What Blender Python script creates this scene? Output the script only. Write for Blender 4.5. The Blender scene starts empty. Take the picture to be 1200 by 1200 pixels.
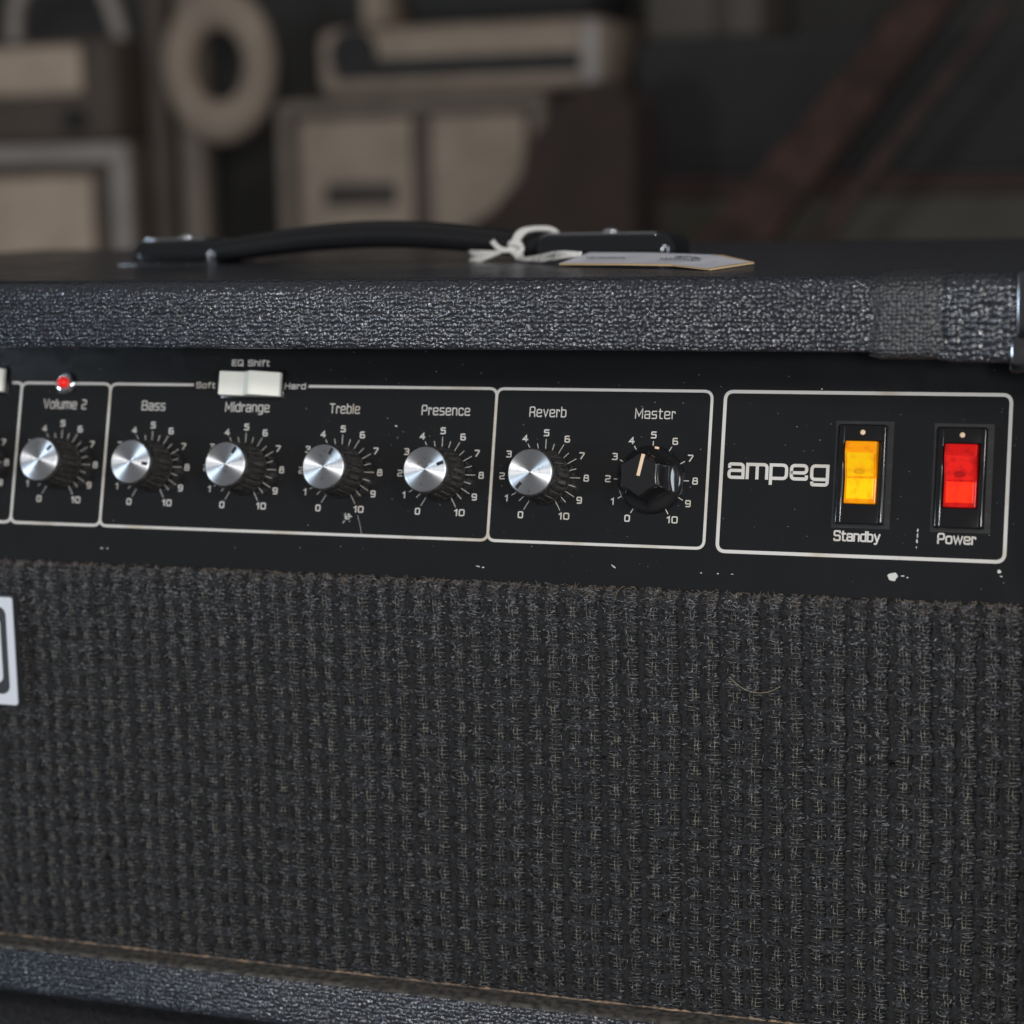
import bpy, math, random
import numpy as np
from mathutils import Matrix, Vector

# ------------------------------------------------------------------ camera, world, lights, exposure
scene = bpy.context.scene
col = scene.collection
random.seed(7); rng = np.random.default_rng(7)
MM = 0.001

cam_data = bpy.data.cameras.new('camera')
cam_data.sensor_width = 36.0
cam_data.lens = 36.0 * 2533.8 / 1200.0
cam_data.clip_start = 0.02; cam_data.clip_end = 60.0
cam = bpy.data.objects.new('camera', cam_data); col.objects.link(cam)
RIGHT = Vector((0.93887498, 0.34351729, -0.02257517))
DOWN = Vector((0.03117066, -0.15013379, -0.98817419))
FWD = Vector((-0.34284421, 0.92706835, -0.15166452))
CPOS = Vector((0.4151602, -0.7236975, 0.1053164))
cam.matrix_world = Matrix(((RIGHT.x, -DOWN.x, -FWD.x, CPOS.x), (RIGHT.y, -DOWN.y, -FWD.y, CPOS.y),
                           (RIGHT.z, -DOWN.z, -FWD.z, CPOS.z), (0, 0, 0, 1)))
cam_data.dof.use_dof = True
cam_data.dof.focus_distance = 0.752
cam_data.dof.aperture_fstop = 7.0
cam_data.dof.aperture_blades = 9
scene.camera = cam
scene.render.resolution_x = 1024; scene.render.resolution_y = 1024
scene.render.engine = 'CYCLES'

world = bpy.data.worlds.new('World'); scene.world = world; world.use_nodes = True
bgn = world.node_tree.nodes['Background']
bgn.inputs['Color'].default_value = (0.98, 0.98, 1.0, 1); bgn.inputs['Strength'].default_value = 0.17

def area_light(name, loc, target, size, size_y, power, color):
    l = bpy.data.lights.new(name, 'AREA'); l.shape = 'RECTANGLE'
    l.size = size; l.size_y = size_y; l.energy = power; l.color = color
    o = bpy.data.objects.new(name, l); col.objects.link(o)
    o.location = loc
    o.rotation_euler = (Vector(target) - Vector(loc)).to_track_quat('-Z', 'Y').to_euler()
    return o
area_light('front_lamp', (1.10, -2.40, 0.34), (0.15, 0, 0), 0.26, 0.26, 29.0, (1.0, 0.985, 0.97))
area_light('side_lamp', (1.50, -1.75, 0.98), (0.15, 0, 0), 0.26, 0.26, 15.0, (1.0, 0.975, 0.95))
area_light('side_window', (1.95, -0.80, 0.34), (0.15, 0, 0), 0.45, 0.60, 9.0, (0.80, 0.90, 1.0))
area_light('low_fill', (-2.0, -1.55, -0.05), (0.1, 0, 0), 0.36, 0.36, 20.0, (0.70, 0.85, 1.0))  # added cool fill for glints on the vinyl, not an actual window

scene.view_settings.view_transform = 'Standard'
scene.view_settings.look = 'None'
scene.view_settings.gamma = 1.0
scene.view_settings.use_curve_mapping = False
scene.view_settings.exposure = 0.0

# ------------------------------------------------------------------ helpers
TILT = math.radians(14.5)
# panel frame (u right, v up along the slope, n out of the panel) -> world, all in mm
PM = Matrix(((1, 0, 0), (0, math.sin(TILT), -math.cos(TILT)), (0, math.cos(TILT), math.sin(TILT))))
def pan(u, v, n=0.0):
    return PM @ Vector((u, v, n))
PANEL_M = PM.to_4x4()
W = {}

class MB:
    def __init__(self): self.v = []; self.f = []; self.s = []
    def add(self, vs, fs, smooth=False):
        o = len(self.v); self.v += [tuple(p) for p in vs]
        self.f += [tuple(i + o for i in q) for q in fs]; self.s += [smooth] * len(fs); return self
    def box(self, x0, x1, y0, y1, z0, z1):
        vs = [(x, y, z) for x in (x0, x1) for y in (y0, y1) for z in (z0, z1)]
        return self.add(vs, [(0, 1, 3, 2), (4, 6, 7, 5), (0, 4, 5, 1), (2, 3, 7, 6), (0, 2, 6, 4), (1, 5, 7, 3)])
    def rbox(self, x0, x1, y0, y1, z0, z1, r, seg=3):
        """box with all edges rounded (rounded cube from a subdivided grid)"""
        import bmesh
        bm = bmesh.new(); bmesh.ops.create_cube(bm, size=1)
        for p in bm.verts:
            p.co = Vector(((x0 + x1) / 2 + p.co.x * (x1 - x0), (y0 + y1) / 2 + p.co.y * (y1 - y0), (z0 + z1) / 2 + p.co.z * (z1 - z0)))
        bmesh.ops.bevel(bm, geom=list(bm.edges), offset=r, segments=seg, profile=0.5, affect='EDGES')
        bm.verts.index_update()
        self.add([p.co[:] for p in bm.verts], [[q.index for q in f.verts] for f in bm.faces], True); bm.free(); return self
    def lathe(self, prof, seg=48, rfun=None, close=True):
        """prof: list of (r, z); axis = local Z"""
        vs = []; fs = []
        for j, (r, z) in enumerate(prof):
            for i in range(seg):
                a = 2 * math.pi * i / seg
                rr = rfun(j, a, r) if rfun else r
                vs.append((rr * math.cos(a), rr * math.sin(a), z))
        for j in range(len(prof) - 1):
            for i in range(seg):
                k = (i + 1) % seg
                fs.append((j * seg + i, j * seg + k, (j + 1) * seg + k, (j + 1) * seg + i))
        self.add(vs, fs, True)
        if close:
            o = len(self.v) - len(vs)
            self.f.append(tuple(o + (len(prof) - 1) * seg + i for i in range(seg))); self.s.append(False)
            self.f.append(tuple(o + seg - 1 - i for i in range(seg))); self.s.append(False)
        return self
    def prism(self, poly, h0, h1, axis='n', smooth=False):
        """poly of 2D points (ccw) extruded along the third axis; axis n: (x,y)->(x,y,h); x: (a,b)->(h,a,b); y: (a,b)->(a,h,b)"""
        def mk(p, h):
            return {'n': (p[0], p[1], h), 'x': (h, p[0], p[1]), 'y': (p[0], h, p[1])}[axis]
        n = len(poly)
        vs = [mk(p, h0) for p in poly] + [mk(p, h1) for p in poly]
        fs = [(i, (i + 1) % n, n + (i + 1) % n, n + i) for i in range(n)]
        o = len(self.v)
        self.add(vs, fs, smooth)
        self.f.append(tuple(o + n - 1 - i for i in range(n))); self.f.append(tuple(o + n + i for i in range(n))); self.s += [False, False]
        return self
    def tube(self, pts, rad, sides=6, cap=True, closed=False):
        pts = [Vector(p) for p in pts]; n = len(pts); vs = []; fs = []
        up = Vector((0.13, 0.31, 0.94))
        for i, p in enumerate(pts):
            if closed: t = (pts[(i + 1) % n] - pts[i - 1])
            else: t = (pts[min(i + 1, n - 1)] - pts[max(i - 1, 0)])
            t.normalize()
            a = t.cross(up)
            if a.length < 1e-4: a = t.cross(Vector((1, 0, 0)))
            a.normalize(); b = t.cross(a)
            up = -b if False else up
            r = rad[i] if hasattr(rad, '__len__') else rad
            for k in range(sides):
                ang = 2 * math.pi * k / sides
                vs.append(p + a * (r * math.cos(ang)) + b * (r * math.sin(ang)))
        m = n if closed else n - 1
        for i in range(m):
            j = (i + 1) % n
            for k in range(sides):
                l = (k + 1) % sides
                fs.append((i * sides + k, i * sides + l, j * sides + l, j * sides + k))
        o = len(self.v)
        self.add(vs, fs, True)
        if cap and not closed:
            self.f.append(tuple(o + sides - 1 - k for k in range(sides))); self.f.append(tuple(o + (n - 1) * sides + k for k in range(sides))); self.s += [False, False]
        return self
    def mesh(self, name):
        me = bpy.data.meshes.new(name)
        me.from_pydata([(x * MM, y * MM, z * MM) for x, y, z in self.v], [], self.f)
        me.polygons.foreach_set('use_smooth', self.s); me.update(); return me
    def build(self, name, mat, parent=None, M=None, fix=True):
        me = self.mesh(name)
        if fix:
            import bmesh
            bm = bmesh.new(); bm.from_mesh(me); bmesh.ops.recalc_face_normals(bm, faces=bm.faces); bm.to_mesh(me); bm.free()
        return link(name, me, mat, parent, M)

def link(name, me, mat, parent=None, M=None):
    """M: rotation/translation with translation in mm"""
    if mat is not None and not me.materials: me.materials.append(mat)
    o = bpy.data.objects.new(name, me); col.objects.link(o)
    place(o, M, parent); return o
def place(o, M, parent):
    M = (M or Matrix.Identity(4)).copy(); M.translation = M.translation * MM
    W[o.name] = M
    if parent is not None:
        o.parent = parent; o.matrix_parent_inverse = W[parent.name].inverted()
    o.matrix_basis = M
def thing(name, label, cat, loc, group=None):
    o = bpy.data.objects.new(name, None); col.objects.link(o); o.empty_display_size = 0.02
    place(o, Matrix.Translation(Vector(loc)), None)
    return tag(o, label, cat, group)
def tag(o, label, cat=None, group=None, kind=None):
    if label: o['label'] = label
    if cat: o['category'] = cat
    if group: o['group'] = group
    if kind: o['kind'] = kind
    return o
def at_panel(u, v, n=0.0, rot=0.0):
    M = PANEL_M @ Matrix.Rotation(rot, 4, 'Z'); M.translation = pan(u, v, n); return M
def np_mesh(name, verts, quads, mat, parent, smooth=True):
    me = bpy.data.meshes.new(name)
    me.vertices.add(len(verts)); me.vertices.foreach_set('co', (verts * MM).astype(np.float32).ravel())
    k = quads.shape[1]
    me.loops.add(quads.size); me.loops.foreach_set('vertex_index', quads.astype(np.int32).ravel())
    me.polygons.add(len(quads)); me.polygons.foreach_set('loop_start', np.arange(0, quads.size, k, dtype=np.int32))
    me.polygons.foreach_set('use_smooth', np.full(len(quads), smooth))
    me.update(); me.validate()
    return link(name, me, mat, parent)

# ------------------------------------------------------------------ materials
def new_mat(name, color=(0.5, 0.5, 0.5), rough=0.5, metal=0.0, **kw):
    m = bpy.data.materials.new(name); m.use_nodes = True
    b = m.node_tree.nodes['Principled BSDF']
    b.inputs['Base Color'].default_value = (*color, 1); b.inputs['Roughness'].default_value = rough; b.inputs['Metallic'].default_value = metal
    for k, v in kw.items():
        b.inputs[k].default_value = v
    return m
def N(m, typ, **kw):
    n = m.node_tree.nodes.new(typ)
    for k, v in kw.items():
        if k.startswith('i_'): n.inputs[k[2:].replace('_', ' ')].default_value = v
        else: setattr(n, k, v)
    return n
def L(m, a, b): m.node_tree.links.new(a, b)
def bsdf(m): return m.node_tree.nodes['Principled BSDF']
def math_node(m, op, a, b=None, c=None):
    n = N(m, 'ShaderNodeMath', operation=op)
    for i, x in enumerate((a, b, c)):
        if x is None: continue
        if isinstance(x, (int, float)): n.inputs[i].default_value = x
        else: L(m, x, n.inputs[i])
    return n.outputs[0]
def ramp(m, src, stops):
    n = N(m, 'ShaderNodeValToRGB'); L(m, src, n.inputs[0])
    e = n.color_ramp.elements
    while len(e) < len(stops): e.new(0.5)
    for k, (p, c) in enumerate(stops):
        e[k].position = p; e[k].color = (*c, 1) if len(c) == 3 else c
    return n.outputs[0]
def mottle(m, c0, c1, scale, lo=0.35, hi=0.65, detail=4.0):
    tc = N(m, 'ShaderNodeTexCoord'); nz = N(m, 'ShaderNodeTexNoise', i_Scale=scale, i_Detail=detail)
    L(m, tc.outputs['Object'], nz.inputs['Vector'])
    L(m, ramp(m, nz.outputs[0], [(lo, c0), (hi, c1)]), bsdf(m).inputs['Base Color'])
    return tc, nz
def bump(m, h, strength, dist):
    b = N(m, 'ShaderNodeBump'); b.inputs['Strength'].default_value = strength; b.inputs['Distance'].default_value = dist
    L(m, h, b.inputs['Height']); L(m, b.outputs[0], bsdf(m).inputs['Normal']); return b

def tolex(name, scale=610.0, rough=0.17, base=(0.020, 0.0215, 0.027), strength=1.0, dist=0.00062, rnd=0.62, pebble_tone=True):
    m = new_mat(name, base, rough, **{'Specular IOR Level': 0.95})
    tc = N(m, 'ShaderNodeTexCoord')
    nz = N(m, 'ShaderNodeTexNoise', i_Scale=260.0, i_Detail=2.0); L(m, tc.outputs['Object'], nz.inputs['Vector'])
    sub = N(m, 'ShaderNodeVectorMath', operation='SUBTRACT'); L(m, nz.outputs['Color'], sub.inputs[0]); sub.inputs[1].default_value = (0.5, 0.5, 0.5)
    sc = N(m, 'ShaderNodeVectorMath', operation='SCALE'); L(m, sub.outputs[0], sc.inputs[0]); sc.inputs['Scale'].default_value = 0.0016
    ad = N(m, 'ShaderNodeVectorMath', operation='ADD'); L(m, tc.outputs['Object'], ad.inputs[0]); L(m, sc.outputs[0], ad.inputs[1])
    vo = N(m, 'ShaderNodeTexVoronoi', feature='F1', i_Scale=scale, i_Randomness=rnd); L(m, ad.outputs[0], vo.inputs['Vector'])
    vo2 = N(m, 'ShaderNodeTexVoronoi', feature='F1', i_Scale=scale * 2.3, i_Randomness=1.0); L(m, ad.outputs[0], vo2.inputs['Vector'])
    big = N(m, 'ShaderNodeTexNoise', i_Scale=90.0, i_Detail=3.0); L(m, tc.outputs['Object'], big.inputs['Vector'])
    d2 = math_node(m, 'POWER', vo.outputs['Distance'], 1.6)
    h = math_node(m, 'MULTIPLY', d2, -1.55)
    h = math_node(m, 'MULTIPLY_ADD', math_node(m, 'POWER', vo2.outputs['Distance'], 1.5), -0.22, h)
    h = math_node(m, 'MULTIPLY_ADD', big.outputs[0], 1.0, h)
    bump(m, h, strength, dist)
    if pebble_tone:   # pebble tops lighter, valleys at the base colour; roughness varies
        c = ramp(m, vo.outputs['Distance'], [(0.15, (base[0] * 1.9, base[1] * 1.9, base[2] * 2.0)), (0.55, base)])
        L(m, c, bsdf(m).inputs['Base Color'])
        rr = N(m, 'ShaderNodeTexNoise', i_Scale=60.0, i_Detail=5.0); L(m, tc.outputs['Object'], rr.inputs['Vector'])
        L(m, math_node(m, 'MULTIPLY_ADD', rr.outputs[0], 0.24, rough - 0.11), bsdf(m).inputs['Roughness'])
    return m

M_TOLEX = tolex('black_pebbled_vinyl')
M_TOLEX_FLAP = tolex('black_pebbled_vinyl_seam', scale=700.0, rough=0.46, base=(0.012, 0.0125, 0.014), strength=0.75)
M_TOLEX_CORNER = tolex('black_pebbled_vinyl_corner', scale=470.0, rough=0.22, rnd=0.55, dist=0.0008)

M_PANEL = new_mat('gloss_black_panel', (0.010, 0.0105, 0.0115), 0.27)
def _panel():
    m = M_PANEL
    tc = N(m, 'ShaderNodeTexCoord')
    vo = N(m, 'ShaderNodeTexVoronoi', feature='F1', i_Scale=330.0); L(m, tc.outputs['Object'], vo.inputs['Vector'])
    wn = N(m, 'ShaderNodeTexWhiteNoise', noise_dimensions='3D'); L(m, vo.outputs['Position'], wn.inputs['Vector'])
    speck = math_node(m, 'MULTIPLY', math_node(m, 'LESS_THAN', vo.outputs['Distance'], 0.075), math_node(m, 'GREATER_THAN', wn.outputs['Value'], 0.90))
    patch = N(m, 'ShaderNodeTexNoise', i_Scale=26.0, i_Detail=3.0); L(m, tc.outputs['Object'], patch.inputs['Vector'])
    speck = math_node(m, 'MULTIPLY', speck, math_node(m, 'GREATER_THAN', patch.outputs[0], 0.47))
    mx = N(m, 'ShaderNodeMix', data_type='RGBA'); L(m, speck, mx.inputs[0])
    mx.inputs[6].default_value = (0.010, 0.0105, 0.0115, 1); mx.inputs[7].default_value = (0.16, 0.17, 0.18, 1)
    L(m, mx.outputs[2], bsdf(m).inputs['Base Color'])
    sm = N(m, 'ShaderNodeTexNoise', i_Scale=45.0, i_Detail=6.0, i_Roughness=0.65); L(m, tc.outputs['Object'], sm.inputs['Vector'])
    L(m, math_node(m, 'MULTIPLY_ADD', sm.outputs[0], 0.20, 0.08), bsdf(m).inputs['Roughness'])
_panel()
M_PRINT = new_mat('cream_silkscreen', (0.70, 0.66, 0.60), 0.55)
def _print():
    tc, nz = mottle(M_PRINT, (0.52, 0.45, 0.36), (0.64, 0.61, 0.57), 55.0, 0.32, 0.48)
_print()
M_CREAM = new_mat('cream_paint', (0.85, 0.62, 0.42), 0.5)
M_CHIP = new_mat('bare_metal_chip', (0.62, 0.60, 0.57), 0.5)
M_KNOB = new_mat('black_knob_plastic', (0.022, 0.021, 0.021), 0.30)
def _knob():
    m = M_KNOB; tc, nz = mottle(m, (0.020, 0.019, 0.019), (0.062, 0.055, 0.049), 700.0, 0.42, 0.75)
_knob()
M_GLOSSBLACK = new_mat('gloss_black_plastic', (0.0135, 0.0135, 0.0145), 0.12, **{'Specular IOR Level': 0.7})
M_BEZEL = new_mat('switch_bezel_black', (0.009, 0.009, 0.010), 0.16)
M_NOTCH = new_mat('dark_notch', (0.012, 0.011, 0.011), 0.6)
M_CAP = new_mat('spun_aluminium', (0.80, 0.82, 0.85), 0.30, 1.0)
def _cap():
    m = M_CAP; b = bsdf(m); b.inputs['Anisotropic'].default_value = 0.94; b.inputs['Anisotropic Rotation'].default_value = 0.25
    t = N(m, 'ShaderNodeTangent', direction_type='RADIAL', axis='Z'); L(m, t.outputs[0], b.inputs['Tangent'])
    tc = N(m, 'ShaderNodeTexCoord')
    oi = N(m, 'ShaderNodeObjectInfo')
    mp = N(m, 'ShaderNodeVectorMath', operation='ADD'); L(m, tc.outputs['Object'], mp.inputs[0]); L(m, oi.outputs['Location'], mp.inputs[1])
    # turned rings, fine
    ln = N(m, 'ShaderNodeVectorMath', operation='LENGTH'); L(m, tc.outputs['Object'], ln.inputs[0])
    rg = N(m, 'ShaderNodeTexNoise', noise_dimensions='1D', i_Scale=5200.0, i_Detail=2.0); L(m, ln.outputs['Value'], rg.inputs['W'])
    sp = N(m, 'ShaderNodeTexNoise', i_Scale=420.0, i_Detail=4.0); L(m, mp.outputs[0], sp.inputs['Vector'])
    L(m, ramp(m, sp.outputs[0], [(0.30, (0.60, 0.58, 0.55)), (0.42, (0.80, 0.82, 0.85))]), b.inputs['Base Color'])
    L(m, math_node(m, 'MULTIPLY_ADD', rg.outputs[0], 0.10, 0.36), b.inputs['Roughness'])
_cap()
M_CHROME = new_mat('chrome', (0.78, 0.78, 0.80), 0.09, 1.0)
M_DARKCHROME = new_mat('blackened_chrome', (0.20, 0.20, 0.215), 0.12, 1.0)
def _dk():
    m = M_DARKCHROME; tc = N(m, 'ShaderNodeTexCoord')
    n = N(m, 'ShaderNodeTexNoise', i_Scale=160.0, i_Detail=5.0); L(m, tc.outputs['Object'], n.inputs['Vector'])
    L(m, ramp(m, n.outputs[0], [(0.35, (0.06, 0.06, 0.06)), (0.75, (0.35, 0.35, 0.33))]), bsdf(m).inputs['Roughness'])
_dk()
M_BLACKCHROME = new_mat('black_mirror_metal', (0.055, 0.058, 0.064), 0.06, 0.85)
M_STRAP = new_mat('black_rubber_strap', (0.010, 0.010, 0.011), 0.30)
M_WHITE = new_mat('ivory_plastic', (0.90, 0.89, 0.80), 0.38)
def translucent(name, color, deep, emis):
    m = new_mat(name, color, 0.22, **{'Specular IOR Level': 0.3})
    b = bsdf(m); b.inputs['Subsurface Weight'].default_value = 0.35; b.inputs['Subsurface Radius'].default_value = (1.0, 0.5, 0.2); b.inputs['Subsurface Scale'].default_value = 0.002
    b.inputs['Emission Color'].default_value = (*color, 1); b.inputs['Emission Strength'].default_value = emis
    tc = N(m, 'ShaderNodeTexCoord'); nz = N(m, 'ShaderNodeTexNoise', i_Scale=330.0, i_Detail=3.0); L(m, tc.outputs['Object'], nz.inputs['Vector'])
    c = ramp(m, nz.outputs[0], [(0.30, deep), (0.52, color)])
    L(m, c, b.inputs['Base Color']); L(m, c, b.inputs['Emission Color'])
    return m
M_AMBER = translucent('amber_lit_plastic', (1.0, 0.60, 0.004), (0.90, 0.40, 0.003), 0.20)
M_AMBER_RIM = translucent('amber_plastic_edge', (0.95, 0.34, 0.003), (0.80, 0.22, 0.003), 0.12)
M_AMBER_UP = translucent('amber_upper_shaded', (1.0, 0.55, 0.004), (0.88, 0.40, 0.003), 0.11)  # darker amber copy, shading of the upper face put into the colour
M_AMBER_SPOT = translucent('amber_bulb_shadow', (0.8, 0.36, 0.004), (0.72, 0.30, 0.003), 0.14)  # deeper amber that paints the bulb's shadow
M_RED_UP = translucent('red_upper_shaded', (0.85, 0.018, 0.012), (0.55, 0.010, 0.010), 0.14)  # darker red copy, shading of the upper face put into the colour
M_RED_SPOT = translucent('red_bulb_shadow', (0.42, 0.010, 0.008), (0.36, 0.008, 0.008), 0.12)  # deeper red that paints the bulb's shadow
M_RED = translucent('red_lit_plastic', (1.0, 0.040, 0.010), (0.85, 0.020, 0.010), 0.30)
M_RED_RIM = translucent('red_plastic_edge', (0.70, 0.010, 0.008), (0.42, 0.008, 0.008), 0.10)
M_LED = translucent('red_lamp_lens', (0.95, 0.03, 0.02), (0.8, 0.02, 0.02), 0.3)
M_BADGE = new_mat('badge_silver_paint', (0.66, 0.68, 0.73), 0.42)
M_BADGEDARK = new_mat('badge_dark_enamel', (0.03, 0.031, 0.034), 0.4)
M_CLOTH_BACK = new_mat('grille_backing_black', (0.012, 0.012, 0.013), 0.95)
M_YARN = new_mat('black_grille_yarn', (0.016, 0.016, 0.018), 0.9)
def _yarn():
    m = M_YARN; b = bsdf(m); b.inputs['Sheen Weight'].default_value = 0.10; b.inputs['Sheen Roughness'].default_value = 0.5
    tc, nz = mottle(m, (0.007, 0.007, 0.008), (0.026, 0.026, 0.030), 1500.0, 0.38, 0.72, 5.0)
    mp = N(m, 'ShaderNodeTexNoise', i_Scale=2600.0, i_Detail=3.0); L(m, tc.outputs['Object'], mp.inputs['Vector'])
    bump(m, mp.outputs[0], 1.0, 0.0006)
_yarn()
M_WARP = new_mat('black_warp_yarn', (0.009, 0.009, 0.010), 0.9)
def _warp():
    m = M_WARP; tc, nz = mottle(m, (0.006, 0.006, 0.0066), (0.023, 0.023, 0.025), 1300.0, 0.40, 0.75, 5.0)
    mp = N(m, 'ShaderNodeTexNoise', i_Scale=2400.0, i_Detail=3.0); L(m, tc.outputs['Object'], mp.inputs['Vector']); bump(m, mp.outputs[0], 1.0, 0.0006)
_warp()
M_FIBRE = new_mat('loose_grey_fibre', (0.085, 0.085, 0.098), 0.35)
def _fib():
    m = M_FIBRE; gm = N(m, 'ShaderNodeNewGeometry')
    c = ramp(m, gm.outputs['Random Per Island'], [(0.0, (0.012, 0.012, 0.013)), (0.55, (0.03, 0.03, 0.034)), (0.80, (0.11, 0.11, 0.117)), (1.0, (0.25, 0.25, 0.265))])
    L(m, c, bsdf(m).inputs['Base Color'])
_fib()
M_THREAD = new_mat('thin_olive_thread', (0.27, 0.25, 0.20), 0.4); mottle(M_THREAD, (0.05, 0.048, 0.042), (0.34, 0.315, 0.26), 420.0, 0.42, 0.66)
M_DUST = new_mat('dusty_tan_fibre', (0.15, 0.12, 0.095), 0.8)
M_TAN = new_mat('tan_backing_edge', (0.26, 0.17, 0.10), 0.85)
def _tan(): mottle(M_TAN, (0.07, 0.055, 0.045), (0.32, 0.21, 0.13), 240.0, 0.38, 0.6, 5.0)
_tan()
M_PAPER = new_mat('white_tag_paper', (0.74, 0.74, 0.80), 0.7)
M_PAPEREDGE = new_mat('tan_tag_edge', (0.62, 0.44, 0.24), 0.8)
M_INK = new_mat('grey_ink', (0.16, 0.17, 0.20), 0.7)
M_STRING = new_mat('white_cotton_string', (0.78, 0.76, 0.72), 0.85)
def _str():
    tc = N(M_STRING, 'ShaderNodeTexCoord'); wv = N(M_STRING, 'ShaderNodeTexWave', i_Scale=420.0, i_Distortion=2.0); L(M_STRING, tc.outputs['Object'], wv.inputs['Vector'])
    bump(M_STRING, wv.outputs['Fac'], 0.7, 0.0004)
_str()

# ------------------------------------------------------------------ setting
M_WALL = new_mat('dark_wall', (0.056, 0.054, 0.053), 0.9); mottle(M_WALL, (0.042, 0.040, 0.038), (0.052, 0.049, 0.046), 3.0)
M_FLOOR = new_mat('dark_floor', (0.06, 0.05, 0.045), 0.7); mottle(M_FLOOR, (0.045, 0.038, 0.034), (0.075, 0.062, 0.055), 5.0)
wall = MB().box(-4200, 3200, 2700, 2760, -950, 2200).build('back_wall', M_WALL); tag(wall, None, kind='structure')
floor = MB().box(-4200, 3200, -3500, 2700, -990, -950).build('floor', M_FLOOR); tag(floor, None, kind='structure')

# ------------------------------------------------------------------ amplifier head
X0, X1 = -262.0, 362.0          # cabinet width
FY, BY = -30.0, 352.0           # front and back
TOPZ, TOPB = 72.2, 47.7         # top board
BOTT, BOTB = -187.6, -208.0     # bottom board
amp = thing('amplifier_head', 'black vinyl covered guitar amplifier head with a row of silver-capped knobs', 'amplifier', (46, 160, -208))

def arc(cx, cy, r, a0, a1, n):
    return [(cx + r * math.cos(math.radians(a0 + (a1 - a0) * i / n)), cy + r * math.sin(math.radians(a0 + (a1 - a0) * i / n))) for i in range(n + 1)]
# profile in (Y, Z), front is -Y
prof = arc(FY + 8.0, TOPZ - 8.0, 8.0, 90, 180, 12) + arc(FY + 2.2, TOPB + 2.2, 2.2, 180, 270, 5) + [(BY, TOPB)] + arc(BY - 5, TOPZ - 5, 5, 0, 90, 5)
MB().prism(prof, X0, X1, 'x', True).build('top_board', M_TOLEX, amp)
prof = arc(FY + 2.8, BOTT - 2.8, 2.8, 90, 180, 6) + arc(FY + 5, BOTB + 5, 5, 180, 270, 6) + [(BY, BOTB), (BY, BOTT)]
bbd = MB().prism(prof, X0, X1, 'x', True).build('bottom_board', M_TOLEX, amp)
M_DUSTFILM = new_mat('grey_brown_dust', (0.15, 0.13, 0.11), 0.9); mottle(M_DUSTFILM, (0.022, 0.021, 0.021), (0.10, 0.086, 0.072), 330.0, 0.36, 0.62, 6.0)
dp = [(-15.0, BOTT + .12)] + [(y, z + .12) for y, z in arc(FY + 2.8, BOTT - 2.8, 2.8, 90, 140, 4)]
df = MB(); nx = 2
for k, (y, z) in enumerate(dp): df.v += [(X0 + 21, y, z), (341.5, y, z)]
df.f = [(2 * k, 2 * k + 1, 2 * k + 3, 2 * k + 2) for k in range(len(dp) - 1)]; df.s = [True] * len(df.f)
tag(df.build('dust_film', M_DUSTFILM, bbd), None, kind='stuff')
for xa, xb in ((342.0, X1), (X0, X0 + 20)):
    sb = MB(); sb.rbox(xa, xb, FY, BY, BOTT + 0.05, TOPB - 0.05, 2.2, 3); sb.build('side_board', M_TOLEX, amp)
MB().box(X0 + 20.1, 341.9, BY - 14, BY - 2, BOTT + 0.05, TOPB - 0.05).build('back_board', M_TOLEX, amp)
# folded vinyl seam near the right end of the top board
def wrap_patch(xa, xb, d, name, mat, low=0.0, wob=0.6, seed=1):
    r = random.Random(seed)
    pr = [(FY + 30, TOPZ + d)] + arc(FY + 8.0, TOPZ - 8.0, 8.0 + d, 90, 180, 10) + [(FY - d, TOPB + 12)] + arc(FY + 2.2, TOPB + 2.2 - low, 2.2 + d, 180, 268, 5)
    cols = 18; vs = []; fs = []
    for j, (y, z) in enumerate(pr):
        ea, eb = xa + r.uniform(-wob, wob), xb + r.uniform(-wob, wob)
        for i in range(cols + 1):
            t = i / cols
            lift = min(1, 6 * t, 6 * (1 - t))
            ed = 0.0 if lift >= 1 else (1 - lift) * (d + 0.25)
            cy, cz = FY + 14, TOPZ - 12
            dy, dz = y - cy, z - cz; l = math.hypot(dy, dz)
            vs.append((ea + (eb - ea) * t, y - dy / l * ed + 0.25 * math.sin(i * 1.7 + j), z - dz / l * ed))
    for j in range(len(pr) - 1):
        for i in range(cols):
            a = j * (cols + 1) + i; fs.append((a, a + 1, a + cols + 2, a + cols + 1))
    return MB().add(vs, fs, True).build(name, mat, amp)
wrap_patch(303.5, 334.0, 0.7, 'vinyl_corner_wrap', M_TOLEX_CORNER, 2.4, 0.7, 3)
wrap_patch(282.5, 306.5, 1.0, 'vinyl_seam_flap', M_TOLEX_FLAP, 1.2, 0.9, 5)
# metal corner protector
cp = MB()
cp.rbox(329.0, X1 + 1.4, FY - 1.6, FY + 26, TOPZ - 20, TOPZ + 1.4, 1.3, 3)
cp.rbox(327.2, X1 + 1.3, FY - 1.5, FY + 8, TOPZ - 30.5, TOPZ - 19, 1.4, 3)
cpo = cp.build('corner_protector', M_DARKCHROME, amp)
rv = MB().lathe([(3.4, 0), (3.2, 0.9), (2.2, 1.7), (0.8, 2.0)], 20)
rv.build('rivet', M_CHROME, cpo, Matrix.Translation((338, FY + 12, TOPZ + 1.3)))
ft = MB().lathe([(14, 0), (15, 2), (15, 11.9)], 24)
fme = None
for x in (X0 + 40, 314):
    for y in (20, 300):
        o = ft.build('rubber_foot', M_STRAP, amp, Matrix.Translation((x, y, BOTB - 11.9)))

# ------------------------------------------------------------------ control panel
panel = MB().box(X0 + 20.2, 341.8, -44.0, 50.2, -3.0, 0.0).build('control_panel', M_PANEL, amp, PANEL_M)

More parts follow.
